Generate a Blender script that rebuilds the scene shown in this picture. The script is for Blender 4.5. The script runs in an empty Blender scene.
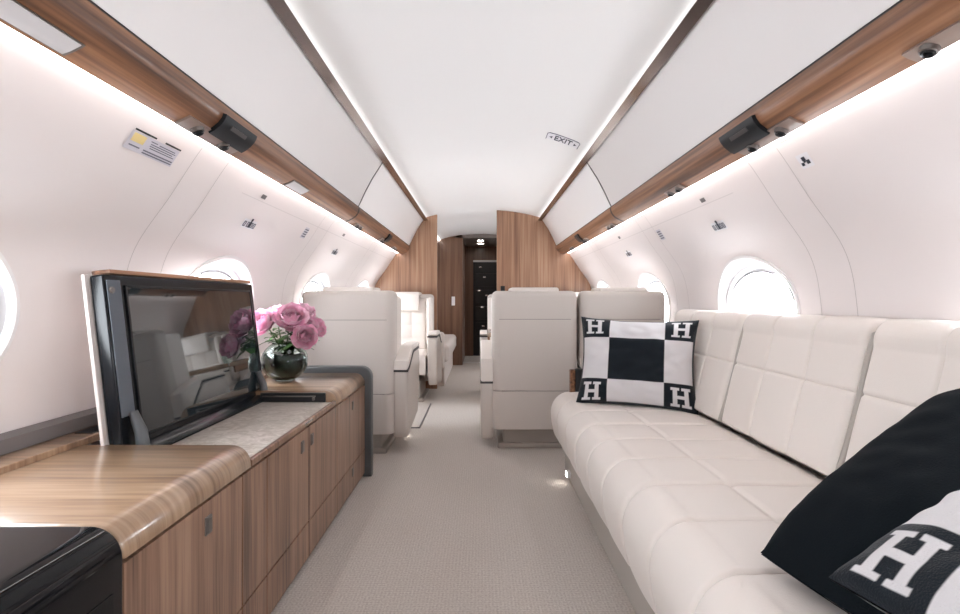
import bpy, bmesh, math, random
from mathutils import Matrix, Vector, noise
random.seed(7)
R = math.radians
C = bpy.context.scene.collection
CX, CZ = -0.03, 0.95            # camera x and eye height
OFF = {}                        # world offset of every parent

# ------------------------------------------------------------------ materials
def newmat(name):
    m = bpy.data.materials.new(name); m.use_nodes = True
    return m, m.node_tree.nodes, m.node_tree.links, m.node_tree.nodes['Principled BSDF']

def plain(name, col, rough=.5, metal=0, spec=.5, coat=0, bump=0, bscale=200, var=0, vscale=8, emit=None, estr=0, sheen=0):
    m, n, l, p = newmat(name)
    p.inputs['Base Color'].default_value = (*col, 1)
    p.inputs['Roughness'].default_value = rough
    p.inputs['Metallic'].default_value = metal
    p.inputs['Specular IOR Level'].default_value = spec
    p.inputs['Coat Weight'].default_value = coat
    p.inputs['Sheen Weight'].default_value = sheen
    tc = n.new('ShaderNodeTexCoord')
    if bump:
        no = n.new('ShaderNodeTexNoise'); no.inputs['Scale'].default_value = bscale
        no.inputs['Detail'].default_value = 3
        l.new(tc.outputs['Object'], no.inputs['Vector'])
        b = n.new('ShaderNodeBump'); b.inputs['Strength'].default_value = bump; b.inputs['Distance'].default_value = .002
        l.new(no.outputs['Fac'], b.inputs['Height']); l.new(b.outputs['Normal'], p.inputs['Normal'])
    if var:
        n2 = n.new('ShaderNodeTexNoise'); n2.inputs['Scale'].default_value = vscale; n2.inputs['Detail'].default_value = 4
        l.new(tc.outputs['Object'], n2.inputs['Vector'])
        r = n.new('ShaderNodeValToRGB')
        r.color_ramp.elements[0].position = .3; r.color_ramp.elements[1].position = .7
        r.color_ramp.elements[0].color = (*[c*(1-var) for c in col], 1)
        r.color_ramp.elements[1].color = (*[min(1, c*(1+var)) for c in col], 1)
        l.new(n2.outputs['Fac'], r.inputs['Fac']); l.new(r.outputs['Color'], p.inputs['Base Color'])
    if emit:
        p.inputs['Emission Color'].default_value = (*emit, 1); p.inputs['Emission Strength'].default_value = estr
    return m

def wood(name, scale, cols, rough=.32, coat=.25, off=(0, 0, 0), fig=1.0):
    """straight grained veneer: noise stretched by scale; cols dark -> light"""
    m, n, l, p = newmat(name)
    tc = n.new('ShaderNodeTexCoord'); mp = n.new('ShaderNodeMapping')
    mp.inputs['Scale'].default_value = scale; mp.inputs['Location'].default_value = off
    l.new(tc.outputs['Object'], mp.inputs['Vector'])
    a = n.new('ShaderNodeTexNoise'); a.inputs['Scale'].default_value = 1; a.inputs['Detail'].default_value = 5; a.inputs['Roughness'].default_value = .55
    b = n.new('ShaderNodeTexNoise'); b.inputs['Scale'].default_value = 4.5; b.inputs['Detail'].default_value = 3
    l.new(mp.outputs[0], a.inputs['Vector']); l.new(mp.outputs[0], b.inputs['Vector'])
    mx = n.new('ShaderNodeMix'); mx.data_type = 'FLOAT'; mx.inputs[0].default_value = .38
    l.new(a.outputs['Fac'], mx.inputs[2]); l.new(b.outputs['Fac'], mx.inputs[3])
    r = n.new('ShaderNodeValToRGB'); e = r.color_ramp.elements
    lo, hi = .5-.14*fig, .5+.13*fig
    e[0].position = lo; e[0].color = (*cols[0], 1); e[1].position = hi; e[1].color = (*cols[-1], 1)
    for i, c in enumerate(cols[1:-1]):
        k = e.new(lo+(hi-lo)*(i+1)/(len(cols)-1)); k.color = (*c, 1)
    l.new(mx.outputs[0], r.inputs['Fac']); l.new(r.outputs['Color'], p.inputs['Base Color'])
    p.inputs['Roughness'].default_value = rough; p.inputs['Coat Weight'].default_value = coat; p.inputs['Coat Roughness'].default_value = .15
    return m

WC = [(.085, .042, .026), (.18, .098, .062), (.26, .148, .096), (.33, .20, .132)]
WL = [(.055, .024, .014), (.17, .075, .038), (.30, .14, .07), (.40, .205, .11)]
WT = [(.30, .19, .12), (.42, .29, .19), (.52, .37, .26), (.60, .45, .33)]
M = {}
M['wood_face'] = wood('veneer of the sideboard', (1.2, 26, .8), WC)
M['wood_top'] = wood('veneer of the sideboard top', (.9, 20, .9), [(.17, .095, .05), (.26, .155, .09), (.34, .215, .13), (.42, .28, .18)], rough=.3, coat=1.0)
M['wood_ledge'] = wood('veneer of the ledges', (17, .35, 17), WL, rough=.38, fig=1.15)
M['wood_wall'] = wood('veneer of the bulkheads', (16, 16, .4), [(.18, .088, .05), (.27, .14, .082), (.34, .19, .115), (.40, .24, .15)], rough=.4)
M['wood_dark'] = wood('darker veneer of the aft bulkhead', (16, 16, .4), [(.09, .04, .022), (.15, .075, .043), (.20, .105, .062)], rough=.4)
M['wall'] = plain('warm white side wall panels', (.80, .745, .735), .5, spec=.3, bump=.05, bscale=500)
M['bin'] = plain('white satin bin doors', (.80, .775, .77), .42, spec=.4)
M['ceil'] = plain('white ceiling liner', (.84, .83, .825), .55, spec=.3)
M['seam'] = plain('grey panel seam', (.50, .46, .45), .7)
M['gap'] = plain('dark shadow gap', (.05, .045, .045), .6)
M['dgap'] = plain('brown door gap', (.06, .03, .02), .7)
M['leather'] = plain('ivory leather', (.76, .70, .655), .42, spec=.35, bump=.25, bscale=260)
M['shell'] = plain('warm grey leather of the seat shells', (.60, .545, .505), .45, spec=.35, bump=.2, bscale=260)
M['seat_seam'] = plain('stitch line', (.28, .25, .23), .8)
M['taupe'] = plain('taupe base leather', (.42, .385, .35), .5, bump=.2)
M['plinth'] = plain('taupe seat base', (.36, .32, .285), .5)
M['trimline'] = plain('dark trim line', (.06, .055, .055), .35)
M['bronze'] = plain('polished bronze strip', (.27, .235, .225), .13, metal=1)
M['black'] = plain('black plastic', (.012, .013, .015), .35)
M['lacquer'] = plain('black gloss lacquer', (.004, .004, .005), .06, spec=.22)
M['psu'] = plain('black service panel', (.012, .014, .017), .42, spec=.3)
M['psu_plate'] = plain('smoked service plate', (.26, .19, .16), .3)
M['chrome'] = plain('chrome', (.75, .75, .76), .12, metal=1)
M['pull'] = plain('brushed nickel pull', (.22, .20, .19), .35, metal=.8)
M['screen'] = plain('dark glass screen', (.010, .016, .019), .03, spec=1.0, coat=.35)
M['bezel'] = plain('black gloss bezel', (.007, .008, .010), .2, spec=.25)
M['speaker'] = plain('grey speaker grille', (.085, .10, .12), .45, bump=.4, bscale=700)
M['slate'] = plain('dark grey end panel', (.075, .08, .085), .38)
M['rail'] = plain('grey vent rail', (.17, .155, .155), .5)
M['panel_cream'] = plain('cream back panel', (.74, .68, .65), .5)
M['white_plastic'] = plain('white plastic', (.82, .80, .80), .4)
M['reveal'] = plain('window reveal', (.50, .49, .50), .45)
M['paper'] = plain('white label', (.80, .79, .82), .6)
M['sticker'] = plain('pale grey label', (.62, .60, .66), .6)
M['ink'] = plain('grey ink', (.16, .16, .20), .7)
M['darkink'] = plain('dark ink', (.035, .04, .06), .6)
M['yellow'] = plain('yellow square', (.78, .62, .28), .6)
M['petal'] = plain('pink petals', (.90, .50, .65), .55, var=.18, vscale=30, sheen=.3)
M['petal_pale'] = plain('pale pink petals', (.94, .66, .75), .55, var=.15, vscale=30, sheen=.3)
M['stem'] = plain('green stems', (.07, .13, .035), .5)
M['leaf'] = plain('green leaves', (.06, .13, .035), .45, var=.35, vscale=40)
M['pillow_black'] = plain('black knitted wool', (.004, .0065, .009), .9, spec=.12, bump=.5, bscale=350)
M['galley'] = plain('dark galley metal', (.035, .035, .037), .3, metal=.6)
M['threshold'] = plain('pale metal', (.55, .53, .50), .4, metal=.5)
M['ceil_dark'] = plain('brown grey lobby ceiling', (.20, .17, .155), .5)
M['led'] = plain('led wash strip', (1, 1, 1), .5, emit=(1, .97, .955), estr=2.4)
M['cove'] = plain('led cove strip', (1, 1, 1), .5, emit=(1, .975, .96), estr=2.6)
M['lens'] = plain('frosted lamp lens', (.50, .47, .47), .4, emit=(1, .97, .97), estr=.02)
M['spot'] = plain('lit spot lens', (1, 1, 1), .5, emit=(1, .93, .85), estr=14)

def carpet():
    m, n, l, p = newmat('woven beige carpet')
    tc = n.new('ShaderNodeTexCoord')
    def ns(s, d=3):
        k = n.new('ShaderNodeTexNoise'); k.inputs['Scale'].default_value = s; k.inputs['Detail'].default_value = d
        l.new(tc.outputs['Object'], k.inputs['Vector']); return k
    w1 = n.new('ShaderNodeTexWave'); w1.bands_direction = 'X'; w1.inputs['Scale'].default_value = 27; w1.inputs['Distortion'].default_value = 2.5; w1.inputs['Detail Scale'].default_value = 6
    w2 = n.new('ShaderNodeTexWave'); w2.bands_direction = 'Y'; w2.inputs['Scale'].default_value = 27; w2.inputs['Distortion'].default_value = 2.5; w2.inputs['Detail Scale'].default_value = 6
    for w in (w1, w2): l.new(tc.outputs['Object'], w.inputs['Vector'])
    mul = n.new('ShaderNodeMath'); mul.operation = 'ADD'; l.new(w1.outputs['Fac'], mul.inputs[0]); l.new(w2.outputs['Fac'], mul.inputs[1])
    sc = n.new('ShaderNodeMath'); sc.operation = 'MULTIPLY'; sc.inputs[1].default_value = .11; l.new(mul.outputs[0], sc.inputs[0])
    f = ns(150); g = ns(2.2)
    a1 = n.new('ShaderNodeMath'); a1.operation = 'ADD'; l.new(sc.outputs[0], a1.inputs[0]); l.new(f.outputs['Fac'], a1.inputs[1])
    r = n.new('ShaderNodeValToRGB'); e = r.color_ramp.elements
    e[0].position = .40; e[0].color = (.46, .415, .38, 1); e[1].position = .92; e[1].color = (.68, .635, .595, 1)
    l.new(a1.outputs[0], r.inputs['Fac'])
    mx = n.new('ShaderNodeMix'); mx.data_type = 'RGBA'; mx.blend_type = 'MULTIPLY'; mx.inputs[0].default_value = .35
    r2 = n.new('ShaderNodeValToRGB'); r2.color_ramp.elements[0].color = (.8, .78, .76, 1); r2.color_ramp.elements[1].color = (1, 1, 1, 1)
    l.new(g.outputs['Fac'], r2.inputs['Fac']); l.new(r.outputs['Color'], mx.inputs[6]); l.new(r2.outputs['Color'], mx.inputs[7])
    l.new(mx.outputs[2], p.inputs['Base Color'])
    b = n.new('ShaderNodeBump'); b.inputs['Strength'].default_value = .6; b.inputs['Distance'].default_value = .004
    l.new(a1.outputs[0], b.inputs['Height']); l.new(b.outputs['Normal'], p.inputs['Normal'])
    p.inputs['Roughness'].default_value = .95; p.inputs['Specular IOR Level'].default_value = .1
    return m
M['carpet'] = carpet()

def marble():
    m, n, l, p = newmat('pale mottled stone')
    tc = n.new('ShaderNodeTexCoord')
    a = n.new('ShaderNodeTexNoise'); a.inputs['Scale'].default_value = 26; a.inputs['Detail'].default_value = 8; a.inputs['Roughness'].default_value = .7; a.inputs['Distortion'].default_value = 1.2
    l.new(tc.outputs['Object'], a.inputs['Vector'])
    r = n.new('ShaderNodeValToRGB'); e = r.color_ramp.elements
    e[0].position = .35; e[0].color = (.36, .31, .26, 1); e[1].position = .62; e[1].color = (.62, .57, .52, 1)
    l.new(a.outputs['Fac'], r.inputs['Fac']); l.new(r.outputs['Color'], p.inputs['Base Color'])
    p.inputs['Roughness'].default_value = .3
    return m
M['marble'] = marble()

def glass_pane():
    m, n, l, p = newmat('window glass'); n.remove(p)
    out = n['Material Output']
    t = n.new('ShaderNodeBsdfTransparent'); g = n.new('ShaderNodeBsdfGlossy'); g.inputs['Roughness'].default_value = .02
    t.inputs['Color'].default_value = (.95, .96, .97, 1)
    mx = n.new('ShaderNodeMixShader'); mx.inputs[0].default_value = .06
    l.new(t.outputs[0], mx.inputs[1]); l.new(g.outputs[0], mx.inputs[2]); l.new(mx.outputs[0], out.inputs['Surface'])
    return m
M['pane'] = glass_pane()

def vase_glass(name, col, rough=.02, ior=1.45):
    m, n, l, p = newmat(name)
    p.inputs['Base Color'].default_value = (*col, 1); p.inputs['Transmission Weight'].default_value = 1
    p.inputs['Roughness'].default_value = rough; p.inputs['IOR'].default_value = ior
    return m
M['vase'] = vase_glass('clear greenish vase glass', (.80, .90, .86), ior=1.2)
M['water'] = plain('dark green water with stems', (.025, .06, .03), .08, var=.6, vscale=25, spec=.6)

def knit():
    m, n, l, p = newmat('black and white woven wool')
    a = n.new('ShaderNodeVertexColor'); a.layer_name = 'Col'
    l.new(a.outputs['Color'], p.inputs['Base Color'])
    tc = n.new('ShaderNodeTexCoord'); no = n.new('ShaderNodeTexNoise'); no.inputs['Scale'].default_value = 380
    l.new(tc.outputs['Object'], no.inputs['Vector'])
    b = n.new('ShaderNodeBump'); b.inputs['Strength'].default_value = .6; b.inputs['Distance'].default_value = .003
    l.new(no.outputs['Fac'], b.inputs['Height']); l.new(b.outputs['Normal'], p.inputs['Normal'])
    p.inputs['Roughness'].default_value = .9; p.inputs['Specular IOR Level'].default_value = .2; p.inputs['Sheen Weight'].default_value = .15
    return m
M['knit'] = knit()

# ------------------------------------------------------------------ building
class B:
    def __init__(s): s.v = []; s.f = []; s.m = []
    def add(s, vs, fs, mi=0, mat=None):
        o = len(s.v)
        if mat is not None: vs = [mat @ Vector(v) for v in vs]
        s.v += [tuple(v) for v in vs]; s.f += [tuple(i+o for i in f) for f in fs]; s.m += [mi]*len(fs)
        return s
    def box(s, x0, x1, y0, y1, z0, z1, r=0, seg=3, mi=0, mat=None):
        bm = bmesh.new(); bmesh.ops.create_cube(bm, size=1)
        for v in bm.verts:
            v.co = Vector(((x0+x1)/2+v.co.x*(x1-x0), (y0+y1)/2+v.co.y*(y1-y0), (z0+z1)/2+v.co.z*(z1-z0)))
        if r: 
            r = min(r, .49*min(abs(x1-x0), abs(y1-y0), abs(z1-z0)))
            bmesh.ops.bevel(bm, geom=list(bm.edges), offset=r, segments=seg, profile=.5, affect='EDGES')
        s.bm(bm, mi, mat); return s
    def bm(s, bm, mi=0, mat=None):
        bm.verts.ensure_lookup_table(); bm.verts.index_update()
        s.add([v.co.copy() for v in bm.verts], [[v.index for v in f.verts] for f in bm.faces], mi, mat); bm.free()
    def prism(s, pts, a0, a1, axis='y', mi=0, mat=None, r=0, seg=2):
        """extrude a 2D outline along an axis; for y pts=(x,z), for x pts=(y,z), for z pts=(x,y)"""
        P = {'y': lambda p, a: (p[0], a, p[1]), 'x': lambda p, a: (a, p[0], p[1]), 'z': lambda p, a: (p[0], p[1], a)}[axis]
        bm = bmesh.new()
        lo = [bm.verts.new(P(p, a0)) for p in pts]; hi = [bm.verts.new(P(p, a1)) for p in pts]
        f0 = bm.faces.new(lo); f1 = bm.faces.new(hi[::-1]); n = len(pts)
        for i in range(n): bm.faces.new((lo[i], hi[i], hi[(i+1) % n], lo[(i+1) % n]))
        bmesh.ops.recalc_face_normals(bm, faces=bm.faces)
        if r:
            ed = [e for e in bm.edges if (f0 in e.link_faces or f1 in e.link_faces)]
            bmesh.ops.bevel(bm, geom=ed, offset=r, segments=seg, profile=.5, affect='EDGES')
        else:
            bmesh.ops.triangulate(bm, faces=[f0, f1])
        s.bm(bm, mi, mat); return s
    def tube(s, path, rad, n=8, mi=0, cap=True):
        path = [Vector(p) for p in path]
        if not hasattr(rad, '__len__'): rad = [rad]*len(path)
        vs = []; fs = []
        up = Vector((0, 0, 1))
        for i, p in enumerate(path):
            d = (path[min(i+1, len(path)-1)]-path[max(i-1, 0)]).normalized()
            a = d.cross(up)
            if a.length < .05: a = d.cross(Vector((1, 0, 0)))
            a.normalize(); b = d.cross(a)
            for k in range(n):
                t = 2*math.pi*k/n; vs.append(p+rad[i]*(a*math.cos(t)+b*math.sin(t)))
        for i in range(len(path)-1):
            for k in range(n): fs.append((i*n+k, i*n+(k+1) % n, (i+1)*n+(k+1) % n, (i+1)*n+k))
        if cap: fs += [tuple(range(n))[::-1], tuple(range((len(path)-1)*n, len(path)*n))]
        s.add(vs, fs, mi); return s
    def lathe(s, prof, c=(0, 0, 0), n=40, mi=0, mat=None, cap0=False, cap1=False):
        vs = []; fs = []; k = len(prof)
        for i in range(n):
            t = 2*math.pi*i/n
            for r, z in prof: vs.append((c[0]+r*math.cos(t), c[1]+r*math.sin(t), c[2]+z))
        for i in range(n):
            for j in range(k-1):
                a = i*k+j; b = ((i+1) % n)*k+j; fs.append((a, b, b+1, a+1))
        if cap0: fs.append(tuple(i*k for i in range(n))[::-1])
        if cap1: fs.append(tuple(i*k+k-1 for i in range(n)))
        s.add(vs, fs, mi, mat); return s
    def grid(s, fn, nu, nv, mi=0, flip=False, cu=False):
        vs = [fn(i/nu, j/nv) for i in range(nu+1) for j in range(nv+1)]; fs = []
        for i in range(nu):
            for j in range(nv):
                a = i*(nv+1)+j; q = (a, a+nv+1, a+nv+2, a+1); fs.append(q[::-1] if flip else q)
        s.add(vs, fs, mi); return s
    def build(s, name, mats, parent=None, smooth=True, ang=42, wn=False, label=None):
        off = OFF.get(parent.name, Vector((0, 0, 0))) if parent else Vector((0, 0, 0))
        me = bpy.data.meshes.new(name)
        me.from_pydata([tuple(Vector(v)-off) for v in s.v], [], s.f)
        if not isinstance(mats, (list, tuple)): mats = [mats]
        for m in mats: me.materials.append(m)
        me.polygons.foreach_set('material_index', s.m)
        me.update(); me.validate()
        if smooth:
            me.polygons.foreach_set('use_smooth', [True]*len(me.polygons)); me.set_sharp_from_angle(angle=R(ang))
        o = bpy.data.objects.new(name, me); C.objects.link(o)
        if wn:
            w = o.modifiers.new('n', 'WEIGHTED_NORMAL'); w.keep_sharp = True
        if parent: o.parent = parent; OFF[o.name] = off
        if label: o['label'] = label
        return o

def thing(name, label, cat, loc=(0, 0, 0), group=None):
    o = bpy.data.objects.new(name, None); C.objects.link(o); o.location = loc; o.empty_display_size = .1
    o['label'] = label; o['category'] = cat
    if group: o['group'] = group
    OFF[o.name] = Vector(loc); return o
def tag(o, label, cat, group=None):
    o['label'] = label; o['category'] = cat
    if group: o['group'] = group
    return o
def struct(o): o['kind'] = 'structure'; return o
def sbox(name, x0, x1, y0, y1, z0, z1, m, r=0):
    return struct(B().box(x0, x1, y0, y1, z0, z1, r).build(name, m, wn=bool(r)))

# ------------------------------------------------------------------ cabin section
K = [(0, 1.185), (.3, 1.20), (.6, 1.205), (.93, 1.19), (1.11, 1.15), (1.29, 1.03), (1.44, .93), (1.52, .86)]
def W(z):
    n = len(K)
    for i in range(n-1):
        if z <= K[i+1][0] or i == n-2:
            z0, x0 = K[i]; z1, x1 = K[i+1]
            sl = lambda j: (K[min(j+1, n-1)][1]-K[max(j-1, 0)][1])/(K[min(j+1, n-1)][0]-K[max(j-1, 0)][0])
            h = z1-z0; t = (z-z0)/h
            return x0*(2*t**3-3*t*t+1)+h*sl(i)*(t**3-2*t*t+t)+x1*(3*t*t-2*t**3)+h*sl(i+1)*(t**3-t*t)
Y0, Y1 = -2.32, 7.43
PY = 5.35                       # the walnut bulkhead
WIN = [-1.67+1.3*i for i in range(7)]
WZ, WRY, WRZ = .915, .31, .215

struct(B().box(-1.3, 1.3, Y0, 9.2, -.06, 0).build('floor', M['carpet']))

def wall(side, name):
    b = B(); N = 96; NR = 22
    for yc in WIN:
        per = []
        y0, y1, z0, z1 = yc-.65, yc+.65, 0., 1.452
        nh, nv = 26, 22
        for i in range(nh): per.append((y0+(y1-y0)*i/nh, z0))
        for i in range(nv): per.append((y1, z0+(z1-z0)*i/nv))
        for i in range(nh): per.append((y1-(y1-y0)*i/nh, z1))
        for i in range(nv): per.append((y0, z1-(z1-z0)*i/nv))
        n = len(per); vs = []
        for (y, z) in per:
            t = math.atan2((z-WZ)/.75, (y-yc)/.65)
            ey, ez = yc+WRY*math.cos(t), WZ+WRZ*math.sin(t)
            for k in range(NR+1):
                q = k/NR; yy = ey+(y-ey)*q; zz = ez+(z-ez)*q
                vs.append((side*W(zz), yy, zz))
        fs = []
        for i in range(n):
            for k in range(NR):
                a = i*(NR+1)+k; c = ((i+1) % n)*(NR+1)+k
                f = (a, c, c+1, a+1); fs.append(f if side > 0 else f[::-1])
        b.add(vs, fs, 0)
    b.grid(lambda u, v: (side*W(v*1.452), 6.78+u*(Y1-6.78), v*1.452), 4, 40, flip=side > 0)
    # panel seams, a hair proud of the liner
    def ribbon(y, hw, za=.60, zb=1.44):
        b.grid(lambda u, v: (side*(W(za+v*(zb-za))-.0022), y+(u-.5)*hw*2, za+v*(zb-za)), 1, 50, mi=1, flip=side > 0)
    for k in range(7):
        y = .28+1.3*k
        for dy in (-.085, .085): ribbon(y+dy+.12, .0013)
    for z in (1.375,):
        b.grid(lambda u, v: (side*(W(z+(v-.5)*.003)-.0022), 1.98+u*(PY-1.98), z+(v-.5)*.003), 60, 1, mi=2, flip=side > 0)
    return struct(b.build(name, [M['wall'], M['seam'], M['seam_light']], ang=60))
M['seam_light'] = plain('faint panel seam', (.68, .635, .625), .7)
wall(-1, 'wall_left'); wall(1, 'wall_right')

def window(side, yc, k):
    root = bpy.data.objects.new('window_%d' % k, None); C.objects.link(root); root['kind'] = 'structure'
    root.location = (side*1.19, yc, WZ); OFF[root.name] = Vector(root.location)
    def ring(profile, name, mat):
        """profile: (radius offset, depth behind the liner)"""
        b = B(); N = 72; vs = []; fs = []; P = len(profile)
        for i in range(N):
            t = 2*math.pi*i/N
            for (dr, dd, fl) in profile:
                y = yc+(WRY+dr)*math.cos(t); z = WZ+(WRZ+dr)*math.sin(t)
                x = W(z)*(1-fl)+fl*1.17+dd
                vs.append((side*x, y, z))
        for i in range(N):
            for j in range(P-1):
                a = i*P+j; c = ((i+1) % N)*P+j; f = (a, c, c+1, a+1); fs.append(f[::-1] if side > 0 else f)
        b.add(vs, fs); return b.build(name, mat, root, ang=35)
    ring([(.018, .004, 0), (.016, -.006, 0), (.004, -.009, 0), (-.004, -.004, 0), (-.008, .006, 0)], 'window_frame', M['white_plastic'])
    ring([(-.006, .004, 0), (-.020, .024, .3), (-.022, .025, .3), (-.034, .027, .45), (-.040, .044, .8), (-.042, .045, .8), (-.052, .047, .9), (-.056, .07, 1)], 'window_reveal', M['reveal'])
    b = B(); vs = [(side*1.232, yc, WZ)]; N = 48
    for i in range(N):
        t = 2*math.pi*i/N; vs.append((side*1.232, yc+(WRY-.053)*math.cos(t), WZ+(WRZ-.053)*math.sin(t)))
    b.add(vs, [(0, 1+i, 1+(i+1) % N) for i in range(N)]); b.build('glass_pane', M['pane'], root, smooth=False)
    ring([(-.050, .042, .9), (-.0505, .0385, .9), (-.056, .0385, .9), (-.0565, .044, .9)], 'gasket', M['rail'])
k = 1
for side in (-1, 1):
    for yc in WIN: window(side, yc, k); k += 1

# ceiling: shallow arch with a step at both trims
def ceil_z(x): return 1.897-.078*(abs(x)/.60)**2.2
b = B()
cp = [(-.66+1.32*i/32) for i in range(33)]
pts = [(x, ceil_z(x)+.018) for x in cp]
b.prism(pts+[(x, z+.03) for x, z in reversed(pts)], Y0, Y1)
struct(b.build('ceiling', M['ceil'], ang=30))
TRN = 1
for s in (-1, 1):
    def sp(pl): return [(s*x, z) for x, z in pl]
    # polished strip
    struct(B().prism(sp([(.588, 1.803), (.629, 1.795), (.633, 1.80), (.633, 1.808), (.592, 1.812)]), Y0, PY-.001).build('trim_%d' % TRN, M['bronze'], ang=20)); TRN += 1
    # lit cove lens behind it
    o = B().prism(sp([(.616, 1.812), (.632, 1.812), (.632, 1.836), (.616, 1.836)]), Y0, Y1).build('cove_light', M['cove'])
    tag(o, 'long lit cove strip along the bright ceiling edge, %s of the aisle' % ('sofa side' if s > 0 else 'television side'), 'light', 'cove lights along the ceiling')
    o = B().prism(sp([(.8785, 1.4535), (.935, 1.4535), (.935, 1.50), (.8785, 1.50)]), Y0, Y1).build('wash_light', M['led'])
    tag(o, 'long bright light strip under the wooden ledge %s' % ('above the sofa' if s > 0 else 'above the television'), 'light', 'wash lights under the wooden ledges')
    # overhead bins: front and aft of the door gap at 3.12
    for (a, c) in ((Y0, .6), (.606, 3.105), (3.13, PY-.001), (PY+.06, Y1)):
        pl = [(.634, 1.809), (.70, 1.707), (.745, 1.622), (.786, 1.533), (.80, 1.541), (.82, 1.60), (.80, 1.80), (.655, 1.835)]
        q = {(.606): 'long', 3.13: 'short'}.get(a, 'far')
        lab = {.606: 'long white overhead bin door nearest the camera, above the %s', 3.13: 'shorter white overhead bin door beside the walnut bulkhead, above the %s',
               Y0: 'white overhead bin door at the top edge of the picture, above the %s', PY+.06: 'white overhead bin door beyond the walnut bulkhead, above the %s'}[a]
        wh = {.606: ('television', 'sofa'), 3.13: ('single seats', 'paired seats'), Y0: ('black cabinet', 'throw pillows'), PY+.06: ('far divan', 'far right wall')}[a][s > 0]
        t = tag(B().prism(sp(pl), a, c, r=.003).build('overhead_bin', M['bin'], ang=30), lab % wh, 'overhead bin', 'overhead bins along the ceiling')
    # dark backing seen through the gaps
    struct(B().prism(sp([(.655, 1.815), (.70, 1.735), (.745, 1.65), (.792, 1.55), (.786, 1.522), (.83, 1.52), (.86, 1.60), (.83, 1.88), (.652, 1.88)]), Y0, Y1).build('trim_%d' % TRN, M['gap'], smooth=False)); TRN += 1
    struct(B().prism(sp([(.6355, 1.811), (.7015, 1.709), (.7465, 1.624), (.7875, 1.535), (.80, 1.545), (.82, 1.60), (.80, 1.78), (.66, 1.82)]), 3.1055, 3.1295).build('trim_%d' % TRN, M['gap'], smooth=False)); TRN += 1
    # wooden ledge
    LP = [(.783, 1.525), (.785, 1.508), (.791, 1.490), (.803, 1.474), (.822, 1.459), (.846, 1.447), (.872, 1.438)]
    struct(B().prism(sp(LP+[(.877, 1.448), (.878, 1.51), (.82, 1.525)]), Y0, Y1).build('trim_%d' % TRN, M['wood_ledge'], ang=50)); TRN += 1

# LP arclength helper for fittings on the ledge
def ledge_pt(t, out=0):
    d = [0]
    for i in range(len(LP)-1): d.append(d[-1]+math.dist(LP[i], LP[i+1]))
    L = t*d[-1]
    for i in range(len(LP)-1):
        if L <= d[i+1]+1e-9:
            q = (L-d[i])/(d[i+1]-d[i]); x = LP[i][0]+q*(LP[i+1][0]-LP[i][0]); z = LP[i][1]+q*(LP[i+1][1]-LP[i][1])
            tx, tz = LP[i+1][0]-LP[i][0], LP[i+1][1]-LP[i][1]; n = math.hypot(tx, tz)
            return x+out*(tz/n), z-out*(tx/n)   # towards the aisle and down
def ledge_patch(side, y0, y1, t0, t1, h, n=10):
    inn = [ledge_pt(t0+(t1-t0)*i/n, -.002) for i in range(n+1)]; out = [ledge_pt(t0+(t1-t0)*i/n, h) for i in range(n+1)]
    b = B(); b.prism([(side*x, z) for x, z in out+inn[::-1]], y0, y1, r=0)
    return b
for sd in (-1, 1): struct(ledge_patch(sd, 3.105, 3.125, 0, 1, .0015).build('trim_%d' % (TRN+(sd > 0)), M['gap']))
def vent(root, side, y, t, r=.017):
    x, z = ledge_pt(t, .006); x *= side
    tx, tz = ledge_pt(t-.02, 0), ledge_pt(t+.02, 0)
    d = Vector((side*(tx[1]-tz[1]), 0, -(tz[0]-tx[0]))).normalized()
    if d.z > 0: d = -d
    d = Vector((-abs(d.x)*side, 0, d.z))
    m = Matrix.Translation((x, y, z)) @ d.to_track_quat('Z', 'Y').to_matrix().to_4x4()
    o = B().lathe([(.001, .004), (r*.45, .006), (r*.55, .012), (r*.75, .014), (r*.8, .002)], mat=m, n=20, cap0=True).build('air_nozzle', M['black'], root)
    B().lathe([(r*.8, .000), (r*.85, .010), (r*1.05, .009), (r*1.15, -.002)], mat=m, n=24).build('rim', M['pull'], o)

def service_unit(side, y0, y1, where):
    t = thing('service_panel', where, 'service panel', (side*.82, (y0+y1)/2, 1.47), 'service panels on the wooden ledges')
    ledge_patch(side, y0+.105, y1, .18, .70, .012).build('housing', M['psu'], t, ang=35)
    ledge_patch(side, y0, y1-.01, .62, .97, .006).build('plate', M['psu_plate'], t, ang=35)
    ledge_patch(side, y0+.15, y1-.06, .30, .40, .0155).build('slot', M['trimline'], t)
    vent(t, side, y0+.07, .80); vent(t, side, y1-.09, .80)
service_unit(-1, 1.37, 1.675, 'black service panel with two nozzles on the wooden ledge above the television')
service_unit(1, 1.38, 1.69, 'black service panel with two nozzles on the wooden ledge above the sofa')
service_unit(-1, 4.05, 4.28, 'small dark service panel on the ledge above the single seats, near the bulkhead')
service_unit(1, 4.05, 4.28, 'small dark service panel on the ledge above the paired seats, near the bulkhead')

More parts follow.
